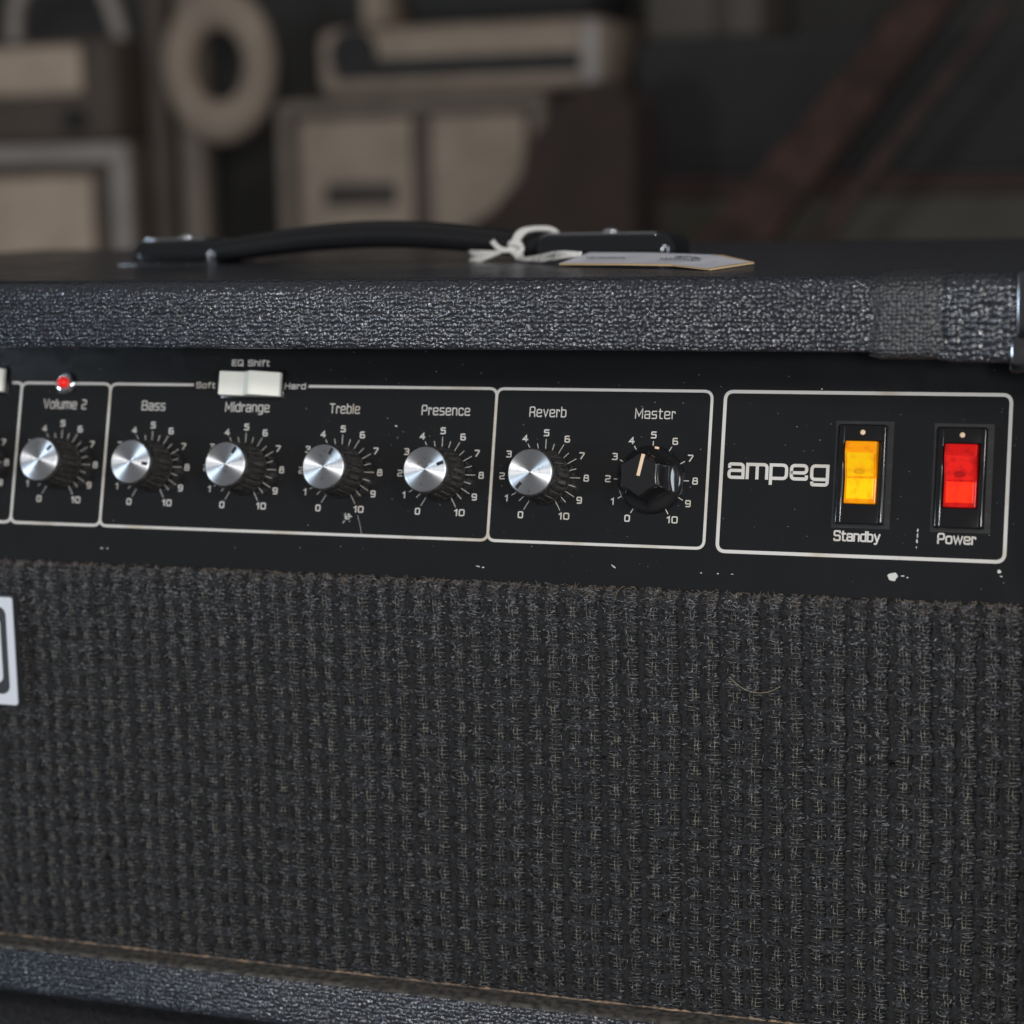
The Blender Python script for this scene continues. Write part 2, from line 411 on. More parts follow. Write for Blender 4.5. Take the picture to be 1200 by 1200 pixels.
# --- stroke lettering -------------------------------------------------------------
H = 0.74
def fillet(pts, r, closed, n=5):
    P = [Vector(p) for p in pts]; out = []; m = len(P)
    for i, p in enumerate(P):
        if not closed and i in (0, m - 1): out.append(p); continue
        a, b = P[i - 1], P[(i + 1) % m]
        da, db = (a - p), (b - p); la, lb = da.length, db.length
        rr = min(r, la * 0.5, lb * 0.5)
        if rr < 1e-4 or abs(da.normalized().cross(db.normalized())) < 0.05: out.append(p); continue
        A, B = p + da / la * rr, p + db / lb * rr
        for k in range(n + 1):
            t = k / n; out.append(A * (1 - t) ** 2 + p * (2 * t * (1 - t)) + B * t * t)
    return out
G = {}
def g(ch, w, *paths): G[ch] = (w, paths)
R1 = 0.20
g('o', .60, ([(0, 0), (.6, 0), (.6, H), (0, H)], 1, R1))
g('a', .58, ([(.02, H - .12), (.02, H), (.58, H), (.58, 0)], 0, .15), ([(.58, .40), (0, .40), (0, 0), (.58, 0)], 0, .13))
g('e', .60, ([(.03, .37), (.6, .37), (.6, H), (0, H), (0, 0), (.6, 0), (.6, .08)], 0, .17))
g('s', .54, ([(.53, H), (0, H), (0, .38), (.54, .38), (.54, 0), (0, 0)], 0, .13))
g('u', .56, ([(0, H), (0, 0), (.56, 0)], 0, R1), ([(.56, H), (.56, 0)], 0, 0))
g('n', .56, ([(0, 0), (0, H)], 0, 0), ([(0, H), (.56, H), (.56, 0)], 0, R1))
g('h', .56, ([(0, 0), (0, 1)], 0, 0), ([(0, H), (.56, H), (.56, 0)], 0, R1))
g('m', .96, ([(0, 0), (0, H)], 0, 0), ([(0, H), (.96, H), (.96, 0)], 0, R1), ([(.48, H), (.48, 0)], 0, 0))
g('l', .0, ([(0, 0), (0, 1)], 0, 0))
g('i', .0, ([(0, 0), (0, H)], 0, 0), ([(0, .90), (0, 1.02)], 0, 0))
g('d', .58, ([(.58, 0), (.58, 1)], 0, 0), ([(.58, H), (0, H), (0, 0), (.58, 0)], 0, R1))
g('b', .58, ([(0, 0), (0, 1)], 0, 0), ([(0, H), (.58, H), (.58, 0), (0, 0)], 0, R1))
g('p', .58, ([(0, -.27), (0, H)], 0, 0), ([(0, H), (.58, H), (.58, 0), (0, 0)], 0, R1))
g('g', .58, ([(.58, H), (0, H), (0, 0), (.58, 0)], 0, R1), ([(.58, H), (.58, -.27), (.04, -.27)], 0, .16))
g('r', .34, ([(0, 0), (0, H)], 0, 0), ([(0, H - .02), (.34, H - .02), (.34, H - .16)], 0, .10))
g('t', .40, ([(.12, .97), (.12, 0), (.40, 0)], 0, .12), ([(0, H), (.38, H)], 0, 0))
g('f', .40, ([(.42, 1), (.13, 1), (.13, 0)], 0, .13), ([(0, H), (.36, H)], 0, 0))
g('v', .56, ([(0, H), (.28, 0), (.56, H)], 0, 0))
g('w', .90, ([(0, H), (.22, 0), (.45, H), (.68, 0), (.90, H)], 0, 0))
g('y', .58, ([(0, H), (.30, .02)], 0, 0), ([(.58, H), (.22, -.26), (.04, -.26)], 0, .06))
g('c', .54, ([(.54, H - .15), (.54, H), (0, H), (0, 0), (.54, 0), (.54, .15)], 0, R1))
g('V', .72, ([(0, 1), (.36, 0), (.72, 1)], 0, 0))
g('B', .66, ([(0, 0), (0, 1), (.62, 1), (.62, .53), (0, .53)], 0, .15), ([(.5, .53), (.68, .53), (.68, 0), (0, 0)], 0, .15))
g('M', .84, ([(0, 0), (0, 1), (.42, .25), (.84, 1), (.84, 0)], 0, 0))
g('T', .68, ([(0, 1), (.68, 1)], 0, 0), ([(.34, 1), (.34, 0)], 0, 0))
g('P', .64, ([(0, 0), (0, 1), (.64, 1), (.64, .42), (0, .42)], 0, .18))
g('R', .66, ([(0, 0), (0, 1), (.64, 1), (.64, .45), (0, .45)], 0, .18), ([(.46, .45), (.66, .3), (.66, 0)], 0, .1))
g('S', .68, ([(.66, .86), (.66, 1), (0, 1), (0, .52), (.68, .52), (.68, 0), (0, 0), (0, .14)], 0, .15))
g('E', .60, ([(.60, 1), (0, 1), (0, 0), (.60, 0)], 0, 0), ([(0, .52), (.56, .52)], 0, 0))
g('Q', .72, ([(0, 0), (.7, 0), (.7, 1), (0, 1)], 1, .2), ([(.45, .28), (.78, -.08)], 0, 0))
g('H', .70, ([(0, 0), (0, 1)], 0, 0), ([(.7, 0), (.7, 1)], 0, 0), ([(0, .52), (.7, .52)], 0, 0))
g(' ', .30)
g('0', .58, ([(0, 0), (.58, 0), (.58, 1), (0, 1)], 1, .2))
g('1', .22, ([(0, .80), (.22, 1), (.22, 0)], 0, 0))
g('2', .56, ([(.02, 1), (.56, 1), (.56, .54), (0, .44), (0, 0), (.58, 0)], 0, .15))
g('3', .58, ([(.02, 1), (.56, 1), (.56, .53), (.2, .53)], 0, .15), ([(.4, .53), (.58, .53), (.58, 0), (0, 0)], 0, .15))
g('4', .62, ([(.46, 0), (.46, 1), (0, .30), (.64, .30)], 0, 0))
g('5', .56, ([(.54, 1), (.03, 1), (0, .55), (.56, .58), (.56, 0), (0, 0)], 0, .14))
g('6', .58, ([(.50, 1), (0, 1), (0, 0), (.58, 0), (.58, .54), (.1, .54)], 0, .17))
g('7', .56, ([(0, 1), (.56, 1), (.56, .85), (.18, 0)], 0, .1))
g('8', .60, ([(.04, .54), (.56, .54), (.56, 1), (.04, 1)], 1, .15), ([(0, 0), (.6, 0), (.6, .54), (0, .54)], 1, .15))
g('9', .58, ([(.08, 0), (.58, 0), (.58, 1), (0, 1), (0, .46), (.48, .46)], 0, .17))

def ribbon(mb, pts, w, closed, z=0.06):
    """flat stroke of width w along 2D pts"""
    P = []
    for p in pts:
        if not P or (p - P[-1]).length > 1e-5: P.append(p)
    if closed and (P[0] - P[-1]).length < 1e-5: P.pop()
    n = len(P); vs = []
    if n < 2: return
    if not closed:
        d0 = (P[0] - P[1]).normalized(); d1 = (P[-1] - P[-2]).normalized()
        P[0] = P[0] + d0 * w * 0.48; P[-1] = P[-1] + d1 * w * 0.48
    for i, p in enumerate(P):
        if closed: a, b = P[i - 1], P[(i + 1) % n]
        else: a, b = P[max(i - 1, 0)], P[min(i + 1, n - 1)]
        t0 = (p - a); t1 = (b - p)
        if t0.length < 1e-6: t0 = t1
        if t1.length < 1e-6: t1 = t0
        t0.normalize(); t1.normalize(); t = (t0 + t1)
        if t.length < 1e-3: t = t0.copy()
        t.normalize(); nn = Vector((-t.y, t.x)); k = max(0.45, abs(nn.dot(Vector((-t0.y, t0.x)))))
        o = nn * (w / 2 / k)
        vs += [(p.x + o.x, p.y + o.y, z), (p.x - o.x, p.y - o.y, z)]
    m = n if closed else n - 1
    fs = [(2 * i, 2 * i + 1, 2 * ((i + 1) % n) + 1, 2 * ((i + 1) % n)) for i in range(m)]
    mb.add(vs, fs)
LAYER = [0.05]
def text_layout(s, gap):
    x = 0; out = []
    for ch in s:
        out.append((ch, x)); x += G[ch][0] + gap
    return out, x - gap
def text(mb, s, u0, u1, v0, cap, stroke, gap=0.24, z=0.05, xh=None):
    """word spanning u0..u1 (ink), baseline v0, cap height cap (ink)"""
    lay, tot = text_layout(s, gap)
    sx = (u1 - u0 - stroke) / max(tot, 0.01); sy = (cap - stroke)
    k = 0
    for ch, x in lay:
        for pts, closed, r in G[ch][1]:
            q = [Vector((u0 + stroke / 2 + (x + px) * sx, v0 + stroke / 2 + py * sy)) for px, py in pts]
            ribbon(mb, fillet(q, r * min(sx, sy) * 1.0, closed), stroke, closed, z + 0.004 * (k % 4)); k += 1
def word(name, s, u0, u1, v0, cap, stroke, gap=0.24):
    mb = MB(); text(mb, s, u0, u1, v0, cap, stroke, gap)
    return mb.build(name, M_PRINT, panel, PANEL_M, fix=False)
CAP = 3.75
for s, a, b in (('Volume 1', -89.4, -70.4), ('Volume 2', -49.4, -30.2), ('Bass', -5.6, 4.6), ('Midrange', 30.4, 49.0), ('Treble', 73.9, 86.2), ('Presence', 111.0, 130.0), ('Reverb', 153.0, 167.0), ('Master', 192.7, 207.5)):
    word('knob_lettering', s, a, b, 21.65, CAP, 0.37, 0.30)
word('switch_lettering', 'Standby', 265.7, 281.7, -19.2, 3.7, 0.58)
word('switch_lettering', 'Power', 300.8, 313.7, -18.9, 3.7, 0.58)
word('switch_lettering', 'EQ Shift', 31.8, 47.7, 39.2, 2.4, 0.40, 0.30)
word('switch_lettering', 'Soft', 17.3, 25.4, 30.5, 2.35, 0.38, 0.30)
word('switch_lettering', 'Hard', 54.7, 63.4, 30.6, 2.35, 0.38, 0.30)
# brand lettering: wide rounded, short descenders
def brand():
    mb = MB(); st = 1.12; base = 1.15; xh = 5.75; a = xh - st
    y0, y1 = base + st / 2, base + xh - st / 2
    def path(pts, closed=0, r=1.3, k=[0]):
        k[0] += 1
        ribbon(mb, fillet([Vector(p) for p in pts], r, closed, 7), st, closed, 0.05 + 0.004 * (k[0] % 5))
    c = st / 2; ym = y0 + a * 0.52
    x = 227.4 + c
    path([(x + .1, y1 - .9), (x + .1, y1), (x + 5.0, y1), (x + 5.0, y0)]); path([(x + 5.0, ym), (x, ym), (x, y0), (x + 5.0, y0)], 0, 1.0)
    x = 233.9 + c
    path([(x, y0), (x, y1)]); path([(x, y1), (x + 6.9, y1), (x + 6.9, y0)]); path([(x + 3.45, y1), (x + 3.45, y0)])
    x = 242.2 + c
    path([(x, y0 - 1.75), (x, y1)]); path([(x, y1), (x + 5.5, y1), (x + 5.5, y0), (x, y0)], 0, 1.5)
    x = 249.4 + c
    path([(x + .2, ym - .3), (x + 5.3, ym - .3), (x + 5.3, y1), (x, y1), (x, y0), (x + 5.3, y0), (x + 5.3, y0 + .75)], 0, 1.35)
    x = 256.5 + c
    path([(x + 5.5, y1), (x, y1), (x, y0), (x + 5.5, y0)], 0, 1.35); path([(x + 5.5, y1), (x + 5.5, y0 - 1.85), (x + .3, y0 - 1.85), (x + .2, y0 - 1.3)], 0, 1.0)
    mb.build('brand_lettering', M_PRINT, panel, PANEL_M, fix=False)
brand()

# --- outlined boxes --------------------------------------------------------------
BT, BB = 31.75, -23.5
def outline(u0, u1, w, r=3.0, gaps=(), z=0.05, b=BB):
    mb = MB()
    if not gaps:
        ribbon(mb, fillet([Vector(p) for p in ((u0, b), (u1, b), (u1, BT), (u0, BT))], r, True, 8), w, True, z)
    else:
        ga, gb = gaps
        ribbon(mb, fillet([Vector(p) for p in ((ga, BT), (u0, BT), (u0, b), (u1, b), (u1, BT), (gb, BT))], r, False, 8), w, False, z)
    mb.build('outline_print', M_PRINT, panel, PANEL_M, fix=False)
outline(-139.8, -60.0, 1.02, gaps=(-95.0, -64.0), z=0.040)
outline(-60.0, -20.0, 1.02, z=0.046)
outline(-20.0, 140.0, 1.02, gaps=(15.7, 65.1), z=0.040)
outline(140.0, 220.4, 1.02, z=0.046)
outline(225.2, 323.2, 1.22, z=0.046, b=-24.2)

# --- dials -----------------------------------------------------------------------
def dial(u, r0, r1, rs, master=False):
    mb = MB(); k = 0
    for i in range(21):
        half = i % 2
        if master and half: continue
        a = math.radians(240 - 15 * i); c, s = math.cos(a), math.sin(a)
        ra, rb = (r0, rs) if half else (r0, r1)
        ribbon(mb, [Vector((u + ra * c, ra * s)), Vector((u + rb * c, rb * s))], 0.21 if not master else 0.30, False, 0.05)
    for i in range(11):
        a = math.radians(240 - 30 * i); rn = 15.97
        cu, cv = u + rn * math.cos(a), rn * math.sin(a)
        h = 2.5; w = 2.05 if i != 10 else 4.0
        if i == 1: w = 1.1
        if i == 10: cu += 0.5
        text(mb, str(i), cu - w / 2, cu + w / 2, cv - h / 2, h, 0.44, gap=.34, z=0.05 + 0.004 * (i % 2))
    mb.build('dial_markings', M_PRINT, panel, PANEL_M, fix=False)
for u in (-80, -40, 0, 40, 80, 120, 160): dial(u, 9.4, 13.6, 12.4)
dial(200, 11.6, 13.6, 13.6, True)

# --- knobs -------------------------------------------------------------------------
NF = 22
def flute(j, a, r):
    if 3 <= j <= 7:
        t = (a * NF / (2 * math.pi)) % 1.0
        d = max(0.0, 1 - abs(t - 0.5) / 0.17)
        return r - 0.95 * min(1, d * 1.6)
    return r
kb = MB().lathe([(9.9, 0.25), (10.1, 0.6), (10.0, 1.5), (9.75, 1.8), (9.6, 3.0), (9.35, 6.0), (9.1, 9.0), (8.95, 10.9), (8.5, 11.3), (8.35, 12.0), (8.75, 12.3), (8.85, 13.6), (8.7, 14.5), (8.35, 14.9), (8.15, 14.95)], NF * 10, flute)
kmesh = kb.mesh('fluted_knob'); kmesh.materials.append(M_KNOB)
cap_prof = [(8.05, 14.6), (8.12, 15.05), (7.98, 15.22), (7.6, 15.26), (5.0, 15.26), (2.5, 15.25), (0.6, 15.22), (0.12, 15.15)]
cb = MB().lathe(cap_prof[:3], 96); cb.lathe([(7.98, 15.22), (7.55, 15.26), (0.25, 15.26)], 96, close=False); cb.s = [k < 192 for k in range(len(cb.s))]; cb.add([(0.25 * math.cos(2 * math.pi * k / 12), 0.25 * math.sin(2 * math.pi * k / 12), 15.255) for k in range(12)], [tuple(range(12))]); cmesh = cb.mesh('metal_cap'); cmesh.materials.append(M_CAP)
nb = MB().box(4.9, 7.5, -0.62, 0.62, 15.0, 15.30); nmesh = nb.mesh('pointer_notch'); nmesh.materials.append(M_NOTCH)
labels = {-80: 'volume one', -40: 'volume two', 0: 'bass', 40: 'midrange', 80: 'treble', 120: 'presence', 160: 'reverb'}
KA = {-80: 60, -40: 46, 0: -6, 40: 58, 80: 65, 120: 22, 160: 231}
for u in (-80, -40, 0, 40, 80, 120, 160):
    M = at_panel(u, 0, 0, math.radians(KA[u]))
    k = link('control_knob', kmesh, None, amp, M); k['label'] = 'fluted black %s knob with silver metal cap' % labels[u]
    link('metal_cap', cmesh, None, k, M); link('pointer_notch', nmesh, None, k, M)
# dents in two caps
def dent(u, ang, r, name='cap_dent'):
    pass
# master knob: skirted, scalloped, cream pointer line
def scallop(j, a, r):
    if 5 <= j:
        t = ((a - math.radians(14)) * 6 / (2 * math.pi)) % 1.0
        return r * (1 - 0.17 * math.sin(math.pi * t) ** 0.8)
    return r
mk = MB().lathe([(11.9, 0.3), (12.1, 0.8), (11.9, 1.7), (11.2, 2.4), (10.6, 2.9), (9.9, 3.6), (9.0, 5.2), (8.4, 7.5), (8.1, 11.5), (8.0, 13.8), (7.85, 15.0), (7.6, 15.75), (7.2, 16.0)], 144, scallop)
Mm = at_panel(200, 0, 0, math.radians(79))
mko = mk.build('control_knob', M_GLOSSBLACK, amp, Mm); mko['label'] = 'gloss black scalloped master knob with cream pointer line'
MB().box(-0.4, 7.3, -0.6, 0.6, 15.6, 16.12).build('pointer_line', M_CREAM, mko, Mm)
MB().box(10.2, 11.7, -0.75, 0.75, 2.2, 2.62).build('skirt_mark', M_CREAM, mko, Mm @ Matrix.Identity(4))

# --- rocker switches ---------------------------------------------------------------
def rocker_switch(u, v, mat, upper, rim, spot, label):
    M = at_panel(u, v)
    b = MB()
    # bezel as a frame of four bevelled rails and a well floor
    w, h, iw, ih = 8.3, 17.1, 5.75, 11.0; cz = 0.0
    oy = 0.6
    b.rbox(-w, -iw, -h, h, 0, 3.0, 0.7, 3); b.rbox(iw, w, -h, h, 0, 3.0, 1.02, 5)
    b.rbox(-w + .3, w - .3, ih + oy - 0.3, h, 0, 2.85, 0.6, 3); b.rbox(-w + .3, w - .3, -h, -ih + oy + 0.3, 0, 2.85, 0.6, 3)
    b.box(-iw - .1, iw + .1, -ih, ih, 0.05, 0.4)
    bz = b.build('rocker_switch', M_BEZEL, amp, M); bz['label'] = label
    # rocker: two faces meeting at the middle, upper half proud
    rw = 5.35; lo, hi = oy - 10.75, oy + 10.75; mid = oy - 1.9
    def prism_x(poly, x0, x1, name, mat, r=0.35):
        import bmesh
        mb = MB().prism(poly, x0, x1, 'x'); me = mb.mesh(name); bm = bmesh.new(); bm.from_mesh(me)
        bmesh.ops.recalc_face_normals(bm, faces=bm.faces)
        bmesh.ops.bevel(bm, geom=list(bm.edges), offset=r * MM, segments=2, profile=0.5, affect='EDGES'); bm.to_mesh(me); bm.free()
        return link(name, me, mat, bz, M)
    body = [(lo, 0.6), (lo + .1, 3.4), (mid, 2.9), (hi - 4.2, 5.6), (hi - 0.3, 5.0), (hi, 0.6)]
    prism_x(body, -rw, rw, 'rocker', rim, 0.3)
    # moulded inner faces, slightly proud
    prism_x([(lo + 1.6, 2.4), (lo + 1.6, 3.66), (mid - .15, 3.22), (mid - .15, 2.4)], -rw + .75, rw - .75, 'rocker_face', mat, 0.12)
    prism_x([(mid + .35, 2.4), (mid + .35, 3.42), (hi - 4.3, 5.82), (hi - 4.3, 4.4)], -rw + .75, rw - .75, 'rocker_face', upper, 0.12)
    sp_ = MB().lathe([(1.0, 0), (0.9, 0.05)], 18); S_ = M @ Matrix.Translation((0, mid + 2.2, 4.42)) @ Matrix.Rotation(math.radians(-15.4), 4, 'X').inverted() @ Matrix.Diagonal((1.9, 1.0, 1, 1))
    sp_.build('painted_bulb_shadow', spot, bz, S_)  # shadow of the bulb inside, painted as a darker ellipse on the face
    d = MB().lathe([(0.95, 2.6), (0.9, 2.98), (0.5, 3.12), (0.1, 3.16)], 20)
    d.build('indicator_dot', M_CREAM, bz, M @ Matrix.Translation((0, 14.3, 0)))
M_HALO = new_mat('grey_handling_dust', (0.02, 0.02, 0.022), 0.5); mottle(M_HALO, (0.010, 0.0105, 0.0115), (0.030, 0.032, 0.037), 230.0, 0.52, 0.80, 8.0)
for hu, hv in ((274.5, 3.6), (308.0, 3.3)):
    hm = MB(); w_, h_ = 8.2, 17.0
    for k, (x0_, x1_, y0_, y1_) in enumerate(((-w_ - 1.6, w_ + 1.9, h_, h_ + 1.5), (-w_ - 1.6, w_ + 1.9, -h_ - 1.2, -h_), (-w_ - 1.6, -w_, -h_, h_), (w_, w_ + 1.9, -h_, h_))):
        hm.add([(hu + x0_, hv + y0_, .02), (hu + x1_, hv + y0_, .02), (hu + x1_, hv + y1_, .02), (hu + x0_, hv + y1_, .02)], [(0, 1, 2, 3)])
    tag(hm.build('dust_halo', M_HALO, panel, PANEL_M, fix=False), None, kind='stuff')
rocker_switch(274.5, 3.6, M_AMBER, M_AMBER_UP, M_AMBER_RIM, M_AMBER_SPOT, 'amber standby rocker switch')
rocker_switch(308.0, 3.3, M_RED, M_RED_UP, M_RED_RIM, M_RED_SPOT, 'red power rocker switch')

# --- ivory EQ rockers and lamp -------------------------------------------------------
def ivory(u, v):
    M = at_panel(u, v); import bmesh
    w = 12.2
    poly = [(-w, 0.1), (w, 0.1), (w, 2.6), (2.2, 6.6), (1.0, 6.7), (-2.6, 3.6), (-w, 5.2)]
    mb = MB().prism(poly, -4.55, 4.55, 'y'); me = mb.mesh('slide_rocker'); bm = bmesh.new(); bm.from_mesh(me)
    bmesh.ops.recalc_face_normals(bm, faces=bm.faces)
    bmesh.ops.bevel(bm, geom=list(bm.edges), offset=0.35 * MM, segments=2, profile=0.5, affect='EDGES'); bm.to_mesh(me); bm.free()
    o = link('ivory_rocker_switch', me, M_WHITE, amp, M)
    MB().rbox(-w - 1.0, w + 1.0, -5.5, 5.5, -0.5, 0.9, 0.3, 2).build('switch_frame', M_BEZEL, o, M)
    return o
ivory(41.6, 32.0)['label'] = 'ivory rocker switch above the midrange knob'
ivory(-79.5, 32.4)['label'] = 'ivory rocker switch above the volume one knob'
M = at_panel(-40.0, 31.8)
lb = MB().lathe([(4.6, 0), (4.6, 0.7), (4.2, 1.3), (3.1, 1.9), (2.6, 1.9)], 32).build('indicator_lamp', M_CHROME, amp, M)
lb['label'] = 'red jewel lamp in chrome ring'
MB().lathe([(2.2, 0.5), (2.2, 2.6), (2.0, 3.4), (1.3, 4.1), (0.4, 4.3)], 24).build('lamp_lens', M_LED, lb, M)

# --- paint chips and scrapes on the panel ----------------------------------------------
def chip_mesh():
    mb = MB(); r = random.Random(11)
    def blob(u, v, ru, rv, n=11, ang=0, z=0.03):
        pts = []
        for i in range(n):
            a = 2 * math.pi * i / n; k = r.uniform(.6, 1.15)
            x, y = ru * k * math.cos(a), rv * k * math.sin(a)
            pts.append((u + x * math.cos(ang) - y * math.sin(ang), v + x * math.sin(ang) + y * math.cos(ang), z))
        mb.add(pts, [tuple(range(n))])
    for a in CHIPS: blob(*a)
    for _ in range(150):
        u = r.uniform(60, 325); v = r.uniform(-34, 42)
        s = r.uniform(.05, .15); blob(u, v, s, s * r.uniform(.6, 1.2), 6)
    return mb
CHIPS = [(286.5, -30.6, 2.1, 1.45), (290.0, -30.2, .7, .25), (291.5, -30.6, .4, .25), (321.8, -27.5, .7, .7), (322.4, -29, .5, .2),
         (294.2, -14.6, .35, .6), (294.2, -16.4, .3, 1.0), (294.1, -18.3, .35, .7), (294.0, -20.4, .2, .5),
         (188.3, -31.2, .9, .28, 9, -.6), (187.6, -30.7, .5, .2, 9, -.6), (137.0, -33.0, .9, .22, 9, -.2), (139.0, -33.3, .6, .25, 9, .1), (-18.3, -32.2, .8, .3), (-15.7, -32.2, .5, .2),
         (101.2, 17.4, .5, .32), (220, -32, .3, .2), (226, -32, .4, .2), (231, -32, .5, .15), (259, 33, .3, .3)]
for _ in range(26):
    CHIPS.append((84.5 + random.gauss(0, .9), -16.9 + random.gauss(0, .8), random.uniform(.15, .5), random.uniform(.12, .35), 7))
for i in range(14):
    CHIPS.append((88.3 + i * .22 + (i * .13) ** 2 * -.25, -16.2 - i * .55, .10, .30, 6, .3))
tag(chip_mesh().build('paint_chips', M_CHIP, panel, PANEL_M, fix=False), None, kind='stuff')

# ------------------------------------------------------------------ grille cloth
CY = -16.0
CX0, CX1, CZ0, CZ1 = -242.0, 341.9, BOTT, -37.2
prof = [(CY + 5.5, CZ0)] + [(CY, CZ0)] + arc(CY + 3, CZ1 - 3, 3, 180, 90, 6) + [(CY + 5.5, CZ1)]
cloth = MB().prism(prof, CX0, CX1, 'x', True).build('grille_cloth', M_CLOTH_BACK, amp)
PX, PZ = 14.55, 9.1
xs0 = 193.5 - 21 * PX; cols = [xs0 + PX * k for k in range(0, 32)]      # centres of each pair of open windows
rows = [-108.8 + PZ * k for k in range(-9, 9)]
def zoff(x): return 0.35 * math.sin(x * .031 + 1) + 0.2 * math.sin(x * .113 + 2) 
def xoff(z): return 0.35 * math.sin(z * .05) + 0.2 * math.sin(z * .21 + 1)
def nrm(n): return rng.normal(0, 1, n)
def surf_y(z):
    """front of the cloth: rolls over the top edge"""
    d = z - (CZ1 - 3.5)
    return CY if d < 0 else CY + d * d * 0.22
ZT, ZB = CZ1 - 0.3, CZ0 + 0.2
VX0 = -118
def yarn_path(x, z_a, z_b, step, jx, jy, base, seed, amp_y=0.5, phase=0.0):
    r = random.Random(seed); pts = []; n = int((z_a - z_b) / step)
    for i in range(n + 1):
        z = z_a - i * step
        pts.append((x + xoff(z) + r.uniform(-jx, jx), surf_y(z) - base + amp_y * math.cos(2 * math.pi * (z - rows[0]) / PZ + phase) + r.uniform(-jy, jy), z))
    return pts
seed = 0
for x in cols:
    seed += 1
    xv = x + PX / 2
    if xv > CX1 - 2 or xv < VX0: continue
    p = yarn_path(xv, ZT, ZB, 0.9, .22, .2, 0.9, seed, 0.75, math.pi * (seed % 2))
    rad = [1.42 + 0.72 * math.cos(2 * math.pi * (q[2] - rows[0]) / PZ + math.pi * (seed % 2)) + random.uniform(-.22, .22) for q in p]
    MB().tube(p, rad, 7).build('warp_yarn', M_WARP, cloth)
mid = MB(); midw = MB()
for x in cols:
    seed += 1
    if x < VX0: continue
    p = yarn_path(x, ZT, ZB, 1.0, .18, .15, 0.85, seed, 0.60, math.pi * (seed % 2))
    midw.tube(p, [1.15 - 0.62 * math.cos(2 * math.pi * (q[2] - rows[0]) / PZ + 0.5 * math.sin(x)) + random.uniform(-.2, .2) for q in p], 6)
for zr in rows:
    for dz, rr in ((PZ * 0.5 + 1.35, 0.85), (PZ * 0.5 - 1.25, 0.9)):
        z = zr + dz; seed += 1; r = random.Random(seed)
        if z > ZT - 1 or z < ZB: continue
        n = int((CX1 - VX0) / 1.0); ph = math.pi * (seed % 2); pts = []; rad = []
        for i in range(n + 1):
            xx = VX0 + i * 1.0
            pts.append((xx, surf_y(z) - 0.55 - 0.75 * math.cos(2 * math.pi * (xx - cols[0]) / PX + ph * .25) + r.uniform(-.15, .15), z + zoff(xx) + r.uniform(-.2, .2) + 0.35 * math.sin(xx * .43 + seed)))
            rad.append(rr + r.uniform(-.22, .22))
        mid.tube(pts, rad, 6)
tag(mid.build('weft_yarn', M_YARN, cloth), None, kind='stuff'); tag(midw.build('thin_warp_yarn', M_WARP, cloth), None, kind='stuff')
# thin shiny threads that show as tiny grids in the open windows and as dashes over the yarn
th = MB(); r = random.Random(5)
for x in cols:
    if x < VX0 + 4: continue
    for dx in (-3.6, -2.35, 2.2, 3.5):
        pts = [(x + dx + xoff(z) + r.uniform(-.14, .14), surf_y(z) - 0.45 - 0.5 * math.cos(2 * math.pi * (z - rows[0]) / PZ), z) for z in np.arange(ZT - .4, ZB, -1.3)]
        th.tube(pts, 0.13, 3, False)
for zr in rows:
    for dz in (-1.55, -0.2, 1.2, 3.2, 4.5, 5.9):
        z = zr + dz
        if z > ZT - .6 or z < ZB: continue
        off = 0.3 if dz < 2 else r.uniform(.75, 1.25)
        pts = [(xx, surf_y(z) - off - 0.75 * math.cos(2 * math.pi * (xx - cols[0]) / (PX / 2) + math.pi), z + zoff(xx) + r.uniform(-.16, .16)) for xx in np.arange(VX0, CX1, 1.1)]
        th.tube(pts, 0.14, 3, False)
tag(th.build('fine_thread', M_THREAD, cloth, fix=False), None, kind='stuff')
# loose fuzz
def fuzz(name, n, mat, zfun, lmin, lmax, wid, out0, out1, flat=0.5, seedn=3):
    g_ = np.random.default_rng(seedn)
    x = g_.uniform(VX0, CX1 - 1, n); z = zfun(g_, n)
    ph = ((x - cols[0]) / PX + 0.5) % 1.0          # 0.5 = centre of a window pair
    dd = np.abs(ph - 0.5); keep = ((dd > 0.085) & (dd < 0.36)) | (g_.random(n) < 0.46); x, z = x[keep], z[keep]; n = len(x)
    d = z - (CZ1 - 3.5)
    y = np.where(d < 0, CY, CY + d * d * 0.22) - g_.uniform(out0, out1, n)
    ang = g_.normal(0, flat, n) + np.where(g_.random(n) < .22, math.pi / 2, 0)
    ln = g_.uniform(lmin, lmax, n)
    dx, dz = np.cos(ang), np.sin(ang)
    bow = g_.uniform(-.35, .35, n) * ln; oy = -np.abs(g_.normal(0, .25, n)) * ln * 0.6
    w = wid * g_.uniform(.6, 1.3, n)
    V = np.zeros((n, 8, 3))
    for i, t in enumerate((-.5, -.17, .17, .5)):
        k = 1 - (2 * t) ** 2
        cx = x + dx * ln * t - dz * bow * k; cz = z + dz * ln * t + dx * bow * k; cy = y + oy * k
        ww = w * (0.35 + 0.65 * k)
        V[:, 2 * i] = np.stack([cx - dz * ww, cy, cz + dx * ww], 1); V[:, 2 * i + 1] = np.stack([cx + dz * ww, cy, cz - dx * ww], 1)
    V[:, :, 2] = np.clip(V[:, :, 2], CZ0 - .2, CZ1 + 2.2)
    q = np.array([[0, 1, 3, 2], [2, 3, 5, 4], [4, 5, 7, 6]])
    Q = (np.arange(n)[:, None, None] * 8 + q[None]).reshape(-1, 4)
    return tag(np_mesh(name, V.reshape(-1, 3), Q, mat, cloth, False), None, kind='stuff')
fuzz('loose_fibre', 48000, M_FIBRE, lambda g_, n: g_.uniform(CZ0 + .5, CZ1 + .8, n), 0.5, 2.0, 0.10, 0.6, 2.9, 0.35, 3)
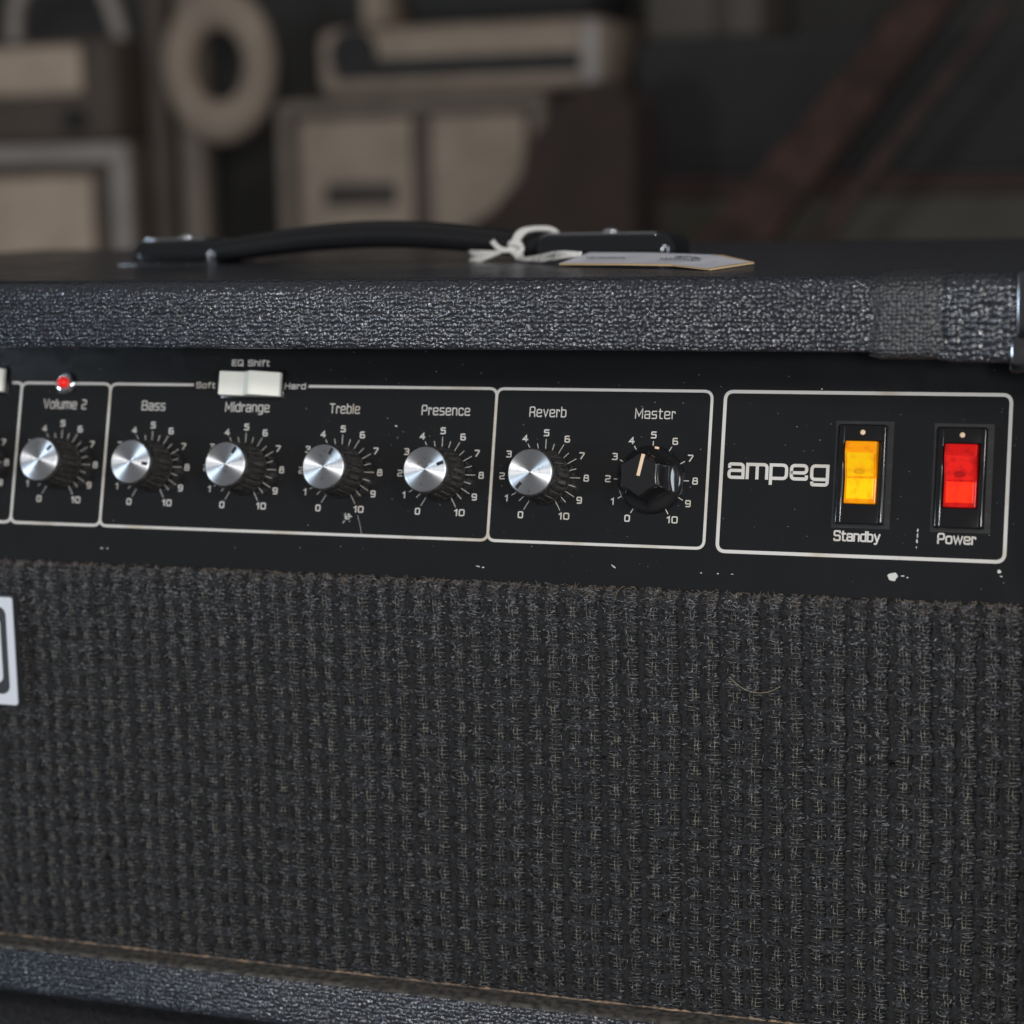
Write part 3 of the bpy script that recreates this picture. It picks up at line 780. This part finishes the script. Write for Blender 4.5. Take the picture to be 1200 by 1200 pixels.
fuzz('dusty_fibre', 4200, M_DUST, lambda g_, n: CZ1 + 0.9 - np.abs(g_.normal(0, 2.0, n)), 0.8, 2.6, 0.08, 0.2, 2.4, 0.5, 4)
def tufts(g_, n):
    c = rows[0] + PZ * (g_.integers(0, 18, n) + 0.5) * 1.0 - PZ * 0
    return np.clip(c + g_.normal(0, 1.6, n), CZ0 + .5, CZ1)
fuzz('yarn_fibre', 34000, M_FIBRE, tufts, 0.6, 1.8, 0.11, 1.2, 3.0, 0.30, 9)
def top_mat(g_, n): return CZ1 - np.abs(g_.normal(0, 16, n))
fuzz('matted_fibre', 11000, M_FIBRE, top_mat, 0.6, 1.9, 0.13, 1.0, 3.0, 0.4, 10)
# torn light specks near the bottom
# tan backing edge where the vinyl is tucked under the cloth
te = MB(); r = random.Random(8); pts = []; rad = []
for i in range(int((CX1 - VX0) / 1.5)):
    pts.append((VX0 + i * 1.5, CY - 2.2 + r.uniform(-.3, .3), BOTT + 0.1 + r.uniform(-.1, .25))); rad.append(0.45 + r.uniform(-.25, .25))
te.tube(pts, rad, 5).build('backing_edge', M_TAN, amp)

# badge at the left
bM = Matrix.Identity(4)
def rr_poly(x0, x1, z0, z1, r, n=5):
    return arc(x1 - r, z1 - r, r, 0, 90, n) + arc(x0 + r, z1 - r, r, 90, 180, n) + arc(x0 + r, z0 + r, r, 180, 270, n) + arc(x1 - r, z0 + r, r, 270, 360, n)
by = CY - 1.5
bx1, bz0, bz1 = -50.6, -92.5, -48.6
badge = MB().prism(rr_poly(bx1 - 130, bx1, bz0, bz1, 1.0), by, by - 3.6, 'y').build('badge', M_BADGEDARK, amp); badge['label'] = 'silver and dark name badge'
MB().prism(rr_poly(bx1 - 129.6, bx1 - .5, bz0 + .4, bz1 - .9, 1.0), by - 3.6, by - 4.2, 'y').build('badge_plate', M_BADGE, badge)
MB().prism(rr_poly(bx1 - 60, bx1 - 3.6, bz0 + 4.6, bz1 - 4.6, 3.4, 7), by - 4.2, by - 4.35, 'y').build('badge_recess', M_BADGEDARK, badge)
MB().prism(rr_poly(bx1 - 55, bx1 - 6.2, bz0 + 9, bz1 - 9, 2.6, 7), by - 4.35, by - 4.6, 'y').build('badge_letter', M_BADGE, badge)

# ------------------------------------------------------------------ carrying handle
HY = 134.0
def handle_cap(x0, x1):
    o = MB().rbox(x0, x1, HY - 15.5, HY + 15.5, TOPZ - 3, TOPZ + 10.6, 6.4, 7)
    c = o.build('handle_end_cap', M_BLACKCHROME, amp)
    MB().rbox(x0 - 3, x1 + 2, HY - 19, HY + 19, TOPZ - .4, TOPZ + .5, .2, 2).build('base_plate', M_DARKCHROME, c)
    MB().rbox(x0 + 5, x1 - 9, HY - 9, HY + 9, TOPZ + 10.2, TOPZ + 11.1, .4, 2).build('top_plate', M_CHROME, c)
    MB().lathe([(3.6, 0), (3.4, .8), (2.4, 1.5), (.8, 1.8)], 20).build('screw', M_CHROME, c, Matrix.Translation(((x0 + x1) / 2, HY, TOPZ + 10.9)))
    return c
handle_cap(113.5, 175.0); handle_cap(-74.0, -31.0)
st = MB(); vs = []; fs = []; n = 40
for i in range(n + 1):
    t = i / n; x = -40 + (122 + 40) * t
    zc = TOPZ + 4.6 + 6.9 * math.sin(math.pi * t) ** 1.1; hy = 12.5 + 1.5 * math.sin(math.pi * t); hz = 4.9 + .9 * math.sin(math.pi * t)
    for k in range(16):
        a = 2 * math.pi * k / 16; c, s = math.cos(a), math.sin(a)
        vs.append((x, HY + hy * abs(c) ** .6 * (1 if c > 0 else -1), zc + hz * abs(s) ** .7 * (1 if s > 0 else -1)))
for i in range(n):
    for k in range(16):
        l = (k + 1) % 16; fs.append((i * 16 + k, i * 16 + l, (i + 1) * 16 + l, (i + 1) * 16 + k))
st.add(vs, fs, True).build('handle_strap', M_STRAP, amp)

# ------------------------------------------------------------------ price tag with string
tg = thing('price_tag', 'white paper tag with tan edges tied to the amplifier handle by white string', 'tag', (180, 60, 72.3))
A = [(146.0, 62.0, 73.2), (176, 45.0, 73.6), (199.0, 34.0, 73.6), (217.5, 16.6, 72.7), (222.0, 63.0, 73.0), (206.0, 78.0, 75.2), (176, 84.0, 76.2), (150.0, 88.0, 76.4)]
top = [(x, y, z + .25) for x, y, z in A]; bot = [(x, y, z - .25) for x, y, z in A]
tm = MB(); n = len(A)
quads = [(0, 1, 6, 7), (1, 2, 5, 6), (2, 3, 4, 5)]
tm.add(top + bot, quads + [tuple(n + i for i in reversed(q)) for q in quads] + [(i, (i + 1) % n, n + (i + 1) % n, n + i) for i in range(n)])
tago = tm.build('card', M_PAPER, tg)
# tan border strip on the front and end edges
bd = MB()
inset = 1.9
cx, cy = 184, 56
for i, j in ((0, 1), (1, 2), (2, 3), (3, 4), (4, 5)):
    def ins(p):
        dx, dy = cx - p[0], cy - p[1]; l = math.hypot(dx, dy); f_ = inset * 2.0 / l
        return (p[0] + dx * f_, p[1] + dy * f_, p[2] + .34)
    a, b = A[i], A[j]
    o0 = (a[0], a[1], a[2] + .34); o1 = (b[0], b[1], b[2] + .34)
    bd.add([o0, o1, ins(b), ins(a), (a[0], a[1] - .05, a[2] - .3), (b[0], b[1] - .05, b[2] - .3)], [(0, 1, 2, 3), (0, 4, 5, 1)])
bd.build('card_edge', M_PAPEREDGE, tg, fix=False)
ink = MB(); r = random.Random(3)
def onC(x, t):      # point on card: x along, t across
    z = 73.6 + (76 - 73.6) * t
    if x > 199: z = 73.6 - (x - 199) / 18 * .8 + (2.0 * t)
    y = 62 - (x - 146) * .53 + t * (26 + (x - 146) * .33)
    return (x, y, z + .62)
for (xa, xb, t) in ((188, 205, .40), (154, 172, .45), (192, 203, .58)):
    pts = [onC(xa + (xb - xa) * i / 30, t + .05 * math.sin(i * 1.9) + r.uniform(-.03, .03)) for i in range(31)]
    ink.tube(pts, 0.16, 4)
ink.build('handwriting', M_INK, tg)
sg = MB()
def spline(pts, n=10):
    P = [Vector(p) for p in pts]; P = [P[0] * 2 - P[1]] + P + [P[-1] * 2 - P[-2]]; out = []
    for i in range(1, len(P) - 2):
        for k in range(n):
            t = k / n; a, b, c, d = P[i - 1:i + 3]
            out.append(0.5 * ((2 * b) + (c - a) * t + (2 * a - 5 * b + 4 * c - d) * t * t + (3 * b - a - 3 * c + d) * t ** 3))
    out.append(P[-2]); return out
KX, KY, KZ = 109.0, 116.5, 77.6     # knot in front of the strap end
def rope(path, R, r_, strands=3, pitch=4.2, ph0=0.0, taper=None):
    P = [Vector(p) for p in path]; d = [0.0]
    for a, b in zip(P, P[1:]): d.append(d[-1] + (b - a).length)
    for k in range(strands):
        pts = []
        for i_, p in enumerate(P):
            t = (P[min(i_ + 1, len(P) - 1)] - P[max(i_ - 1, 0)]).normalized()
            a = t.cross(Vector((0.2, 0.3, 0.93)))
            if a.length < 1e-3: a = t.cross(Vector((1, 0, 0)))
            a.normalize(); b = t.cross(a); th_ = 2 * math.pi * (d[i_] / pitch + k / strands) + ph0
            pts.append(p + a * (R * math.cos(th_)) + b * (R * math.sin(th_)))
        sg.tube(pts, r_, 6)
for off in (-.8, .8):
    rope(spline([(KX + off, KY, KZ), (KX + .6 + off, KY - .8, KZ + 4), (KX + 2.2 + off, KY + 4, KZ + 7.0), (KX + 5.5 + off * .6, HY - 4, KZ + 7.6), (KX + 8.5, HY + 5, KZ + 6.4), (KX + 9, HY + 12, KZ + 2), (KX + 8, HY + 11, TOPZ + 1.2)], 14), 0.62, 0.66, 3, 4.0, off)
    rope(spline([(KX + off, KY, KZ + 1), (KX + 2 + off, KY - 2, KZ - 3), (KX + 3.4 + off, KY - 6, TOPZ + 1.6), (KX + 10, KY - 16, TOPZ + 1.5), (KX + 22, KY - 28, TOPZ + 2.6 + off), (KX + 33, KY - 40, TOPZ + 4.0 + off), (KX + 42, KY - 43, TOPZ + 4.4)], 14), 0.5, 0.55, 3, 4.0, off)
rope(spline([(KX + 2.2, KY - 2.6, KZ + 1.5), (KX - 1, KY - 3, KZ + 2.5), (KX - 2.4, KY - .5, KZ), (KX + .5, KY - 2.8, KZ - 2), (KX + 3, KY - 2.0, KZ - .5), (KX + 1, KY + 1, KZ + 2)], 12), .6, 0.65, 3, 4.0)
rope(spline([(KX, KY - 1.5, KZ), (KX - 4, KY - 3, KZ - .6), (KX - 7, KY - 3, KZ + .6), (KX - 9.5, KY - 2.5, KZ + 3.0)], 12), .6, .62, 3, 4.0)
for i in range(34):
    dz = r.uniform(-3.4, 1.9); dy = r.uniform(-1.4, 1.4); e = r.uniform(-3.0, 1.5)
    sg.tube(spline([(KX - 3, KY - 3, KZ - .6), (KX - 7, KY - 3.2 + dy * .3, KZ - 1.4 + dz * .25), (KX - 12, KY - 3.4 + dy * .6, KZ - 2.0 + dz * .65), (KX - 17 + e, KY - 3.5 + dy, KZ - 2.4 + dz + r.uniform(-.5, .5))], 6), r.uniform(.16, .34), 4)
sg.build('string', M_STRING, tg)

# stray fibre on the cloth
sf = MB().tube(spline([(232.5, CY - 3.2, -64.6), (234.6, CY - 3.4, -66.4), (237.2, CY - 3.5, -68.2), (240.0, CY - 3.4, -69.3), (243.5, CY - 3.4, -69.6), (247, CY - 3.4, -68.9), (250.5, CY - 3.2, -67.0)]), 0.10, 5)
sfo = sf.build('stray_hair', new_mat('tan_hair', (0.34, 0.26, 0.16), 0.6)); tag(sfo, 'thin tan hair caught on the black grille cloth', 'hair')

# ------------------------------------------------------------------ speaker cabinet underneath
sp = thing('speaker_cabinet', 'black speaker cabinet the amplifier head stands on', 'speaker cabinet', (46, 160, -950))
MB().rbox(-300, 392, -75, 372, -949, BOTB - 11.8, 8, 4).build('cabinet_body', tolex('worn_grey_vinyl', base=(0.05, 0.05, 0.054), rough=0.4), sp)

# ------------------------------------------------------------------ blurred gear behind
def flat(name, c, rough=0.75, sc=18.0, k=0.82):
    m = new_mat(name, c, rough); mottle(m, tuple(q * k for q in c), c, sc); return m
T_LIGHT = flat('taupe_light', (0.53, 0.41, 0.31)); T_MID = flat('taupe_mid', (0.35, 0.27, 0.205)); T_RIM = flat('taupe_rim_grey', (0.36, 0.315, 0.28), .6)
T_DIM = flat('brown_dim', (0.100, 0.075, 0.058)); T_DARK = flat('brown_dark', (0.060, 0.048, 0.041)); T_BLACK = flat('soft_black', (0.030, 0.029, 0.029), .9); T_OLIVE = flat('olive_grey', (0.072, 0.064, 0.050), .9)
T_RED = flat('dark_red_brown', (0.046, 0.027, 0.023), .9); T_MAHOG = flat('mahogany', (0.060, 0.026, 0.018), .85, 22.0, .30)
BZ = -150.0; YB = 2100.0
bench = thing('bench', 'dark wooden bench holding the blurred gear', 'bench', (-650, 2300, -950))
MB().rbox(-1750, 420, 1860, 2640, BZ - 40, BZ, 4, 2).build('bench_top', T_DARK, bench)
for x in (-1700, 370):
    for y in (1920, 2580): MB().box(x - 30, x + 30, y - 30, y + 30, -950, BZ - 40.1).build('leg', T_DARK, bench)
# lower left cabinet
a = thing('tan_cabinet', 'tan fronted cabinet with a pale rounded frame, under the smaller one', 'cabinet', (-1380, 2230, BZ))
MB().rbox(-1560, -1204, YB, YB + 260, BZ, 175, 14, 4).build('body', T_DIM, a)
fr = MB()
def frame(mb, x0, x1, z0, z1, w, y0, y1):
    mb.rbox(x0, x1, y0, y1, z1 - w, z1, 5, 2); mb.rbox(x0, x1, y0, y1, z0, z0 + w, 5, 2)
    mb.rbox(x0, x0 + w, y0, y1, z0 + w - 3, z1 - w + 3, 5, 2); mb.rbox(x1 - w, x1, y0, y1, z0 + w - 3, z1 - w + 3, 5, 2)
frame(fr, -1550, -1208, BZ + 6, 172, 27, YB - 22, YB + 2); fr.build('frame', T_RIM, a)
MB().rbox(-1510, -1276, YB - 12, YB + 2, BZ + 50, 126, 6, 2).build('grille_panel', T_LIGHT, a)
# upper left cabinet
b = thing('small_tan_amplifier', 'small tan fronted amplifier with a bent handle, standing on the tan cabinet', 'amplifier', (-1400, 2230, 175))
MB().rbox(-1560, -1236, YB + 6, YB + 240, 175, 326, 14, 4).build('body', T_DIM, b)
MB().rbox(-1545, -1286, YB - 8, YB + 8, 246, 316, 8, 2).build('front_panel', T_LIGHT, b)
MB().lathe([(17, 0), (17, 14), (13, 18)], 24).build('knob', T_BLACK, b, Matrix.Translation((-1303, YB + 6, 208)) @ Matrix.Rotation(math.radians(90), 4, 'X'))
MB().tube(spline([(-1450, YB + 80, 324), (-1440, YB + 80, 390), (-1400, YB + 80, 420), (-1310, YB + 80, 420), (-1282, YB + 80, 385), (-1262, YB + 80, 324)]), 13, 8).build('handle', T_RIM, b)
# slatted rack with a hoop
c = thing('wooden_rack', 'dim upright rack of two posts beside the tan cabinets', 'rack', (-1150, 2160, BZ))
MB().rbox(-1192, -1160, YB + 20, YB + 60, BZ, 440, 6, 2).build('post', T_DIM, c)
MB().rbox(-1140, -1101, YB + 15, YB + 55, BZ, 440, 6, 2).build('post', flat('post_taupe', (0.21, 0.165, 0.13)), c)
MB().rbox(-1200, -1000, YB + 15, YB + 60, 440, 470, 6, 2).build('crossbar', T_DIM, c)
hp = MB(); vs = []; fs = []; ns, nk = 56, 16
for i in range(ns):
    a_ = 2 * math.pi * i / ns
    for k in range(nk):
        b_ = 2 * math.pi * k / nk
        rx, rz = 64 + 25 * math.cos(b_), 80 + 31 * math.cos(b_)
        vs.append((-1054 + rx * math.cos(a_), YB - 10 + 22 * math.sin(b_), 277 + rz * math.sin(a_)))
for i in range(ns):
    for k in range(nk): fs.append((i * nk + k, ((i + 1) % ns) * nk + k, ((i + 1) % ns) * nk + (k + 1) % nk, i * nk + (k + 1) % nk))
hoop = thing('oval_hoop', 'thick oval taupe hoop hanging from the rack', 'hoop', (-1054, YB - 10, 166))
hp.add(vs, fs, True).build('ring', T_MID, hoop)
MB().tube([(-1054, YB - 10, 384), (-1054, YB + 10, 430), (-1054, YB + 30, 445)], 4, 6).build('cord', T_DARK, hoop)
# wide cabinet, two panels
e = thing('two_panel_cabinet', 'wide tan cabinet with two pale panels and a dark slot', 'cabinet', (-765, 2230, BZ))
MB().rbox(-972, -560, YB, YB + 270, BZ, 226, 12, 4).build('body', T_DIM, e)
fr = MB(); frame(fr, -968, -564, BZ + 4, 222, 20, YB - 14, YB + 2); fr.build('frame', flat('frame_taupe', (0.20, 0.16, 0.125)), e)
p1 = MB().rbox(-936, -762, YB - 12, YB + 2, BZ + 40, 196, 6, 2).build('panel', T_MID, e)
MB().rbox(-893, -786, YB - 16, YB - 9, 74, 106, 6, 2).build('slot', T_DARK, p1)
MB().rbox(-734, -594, YB - 12, YB + 2, BZ + 40, 196, 6, 2).build('panel', T_MID, e)
# long low unit on top of it
f = thing('long_rack_unit', 'long low tan unit with a dark slot, on top of the two-panel cabinet', 'rack unit', (-700, 2230, 226))
MB().rbox(-912, -484, YB + 4, YB + 250, 226.2, 322, 22, 4).build('body', T_MID, f)
MB().rbox(-880, -512, YB - 3, YB + 8, 250, 276, 5, 2).build('slot', T_BLACK, f)
MB().lathe([(34, 0), (34, 10), (30, 12)], 28).build('dial', T_BLACK, f, Matrix.Translation((-850, YB + 6, 284)) @ Matrix.Rotation(math.radians(90), 4, 'X'))
MB().rbox(-516, -488, YB - 6, YB + 10, 232, 316, 6, 2).build('end_trim', T_RIM, f)
h2 = thing('dark_round_case', 'dark case with a taupe strap, on top of the long unit', 'case', (-740, 2230, 322))
MB().rbox(-780, -500, YB + 10, YB + 220, 322.2, 470, 30, 4).build('body', T_BLACK, h2)
MB().rbox(-842, -802, YB + 6, YB + 120, 322.2, 460, 8, 2).build('strap', T_MID, h2)
# slumped gig bag
gb = thing('gig_bag', 'dark red-brown bag slumped against the two-panel cabinet', 'bag', (-560, 1950, BZ))
MB().prism([(-700, BZ), (-400, BZ), (-395, 190), (-415, 220), (-450, 226), (-490, 205), (-530, 160), (-552, 105), (-590, 66), (-640, 40), (-680, -20)], 1945, 2060, 'y').build('bag_body', flat('bag_brown', (0.040, 0.024, 0.019), .9), gb)
# right side
o_ = thing('olive_crate', 'low olive grey crate under the black cabinet', 'crate', (-140, 2230, BZ))
MB().rbox(-424, 190, YB, YB + 300, BZ, 76, 6, 2).build('body', T_OLIVE, o_)
pl = MB().rbox(-432, 200, YB - 6, YB + 300, 76.2, 104, 4, 2).build('red_plank', T_RED); tag(pl, 'dark red plank lying on the olive crate', 'plank')
kb_ = thing('black_cabinet', 'black cabinet standing on the red plank', 'cabinet', (-140, 2230, 104))
MB().rbox(-440, 200, YB + 4, YB + 290, 104.2, 284, 10, 3).build('body', T_BLACK, kb_)
MB().rbox(-410, 170, YB - 1, YB + 6, 124, 262, 5, 2).build('front_cloth', flat('black_cloth', (0.026, 0.025, 0.025), .9), kb_)
hb = thing('taupe_box', 'dim taupe box on top of the black cabinet', 'box', (-350, 2230, 284))
MB().rbox(-428, -268, YB + 10, YB + 220, 284.2, 430, 8, 2).build('body', flat('dim_taupe', (0.090, 0.074, 0.060)), hb)
MB().rbox(-332, -314, YB + 3, YB + 12, 288, 426, 4, 2).build('strap', T_DARK, hb)
# leaning timber
lt = thing('leaning_timber', 'red-brown mahogany timber leaning diagonally in front of the black cabinet', 'timber', (-380, 1960, BZ))
def slab(x0, z0, x1, z1, w0, w1, y0, y1, name, mat):
    d = Vector((x1 - x0, z1 - z0)).normalized(); nn = Vector((-d.y, d.x))
    poly = [(x0 + nn.x * w0, z0 + nn.y * w0), (x0 - nn.x * w0, z0 - nn.y * w0), (x1 - nn.x * w1, z1 - nn.y * w1), (x1 + nn.x * w1, z1 + nn.y * w1)]
    MB().prism(poly, y0, y1, 'y').build(name, mat, lt)
slab(-400, BZ + 20, 70, 420, 42, 20, 1960, 2010, 'plank', T_MAHOG)
slab(-300, BZ + 10, 60, 300, 12, 7, 1975, 2000, 'brace', flat('mahogany_dark', (0.050, 0.026, 0.020), .8, 30., .5))
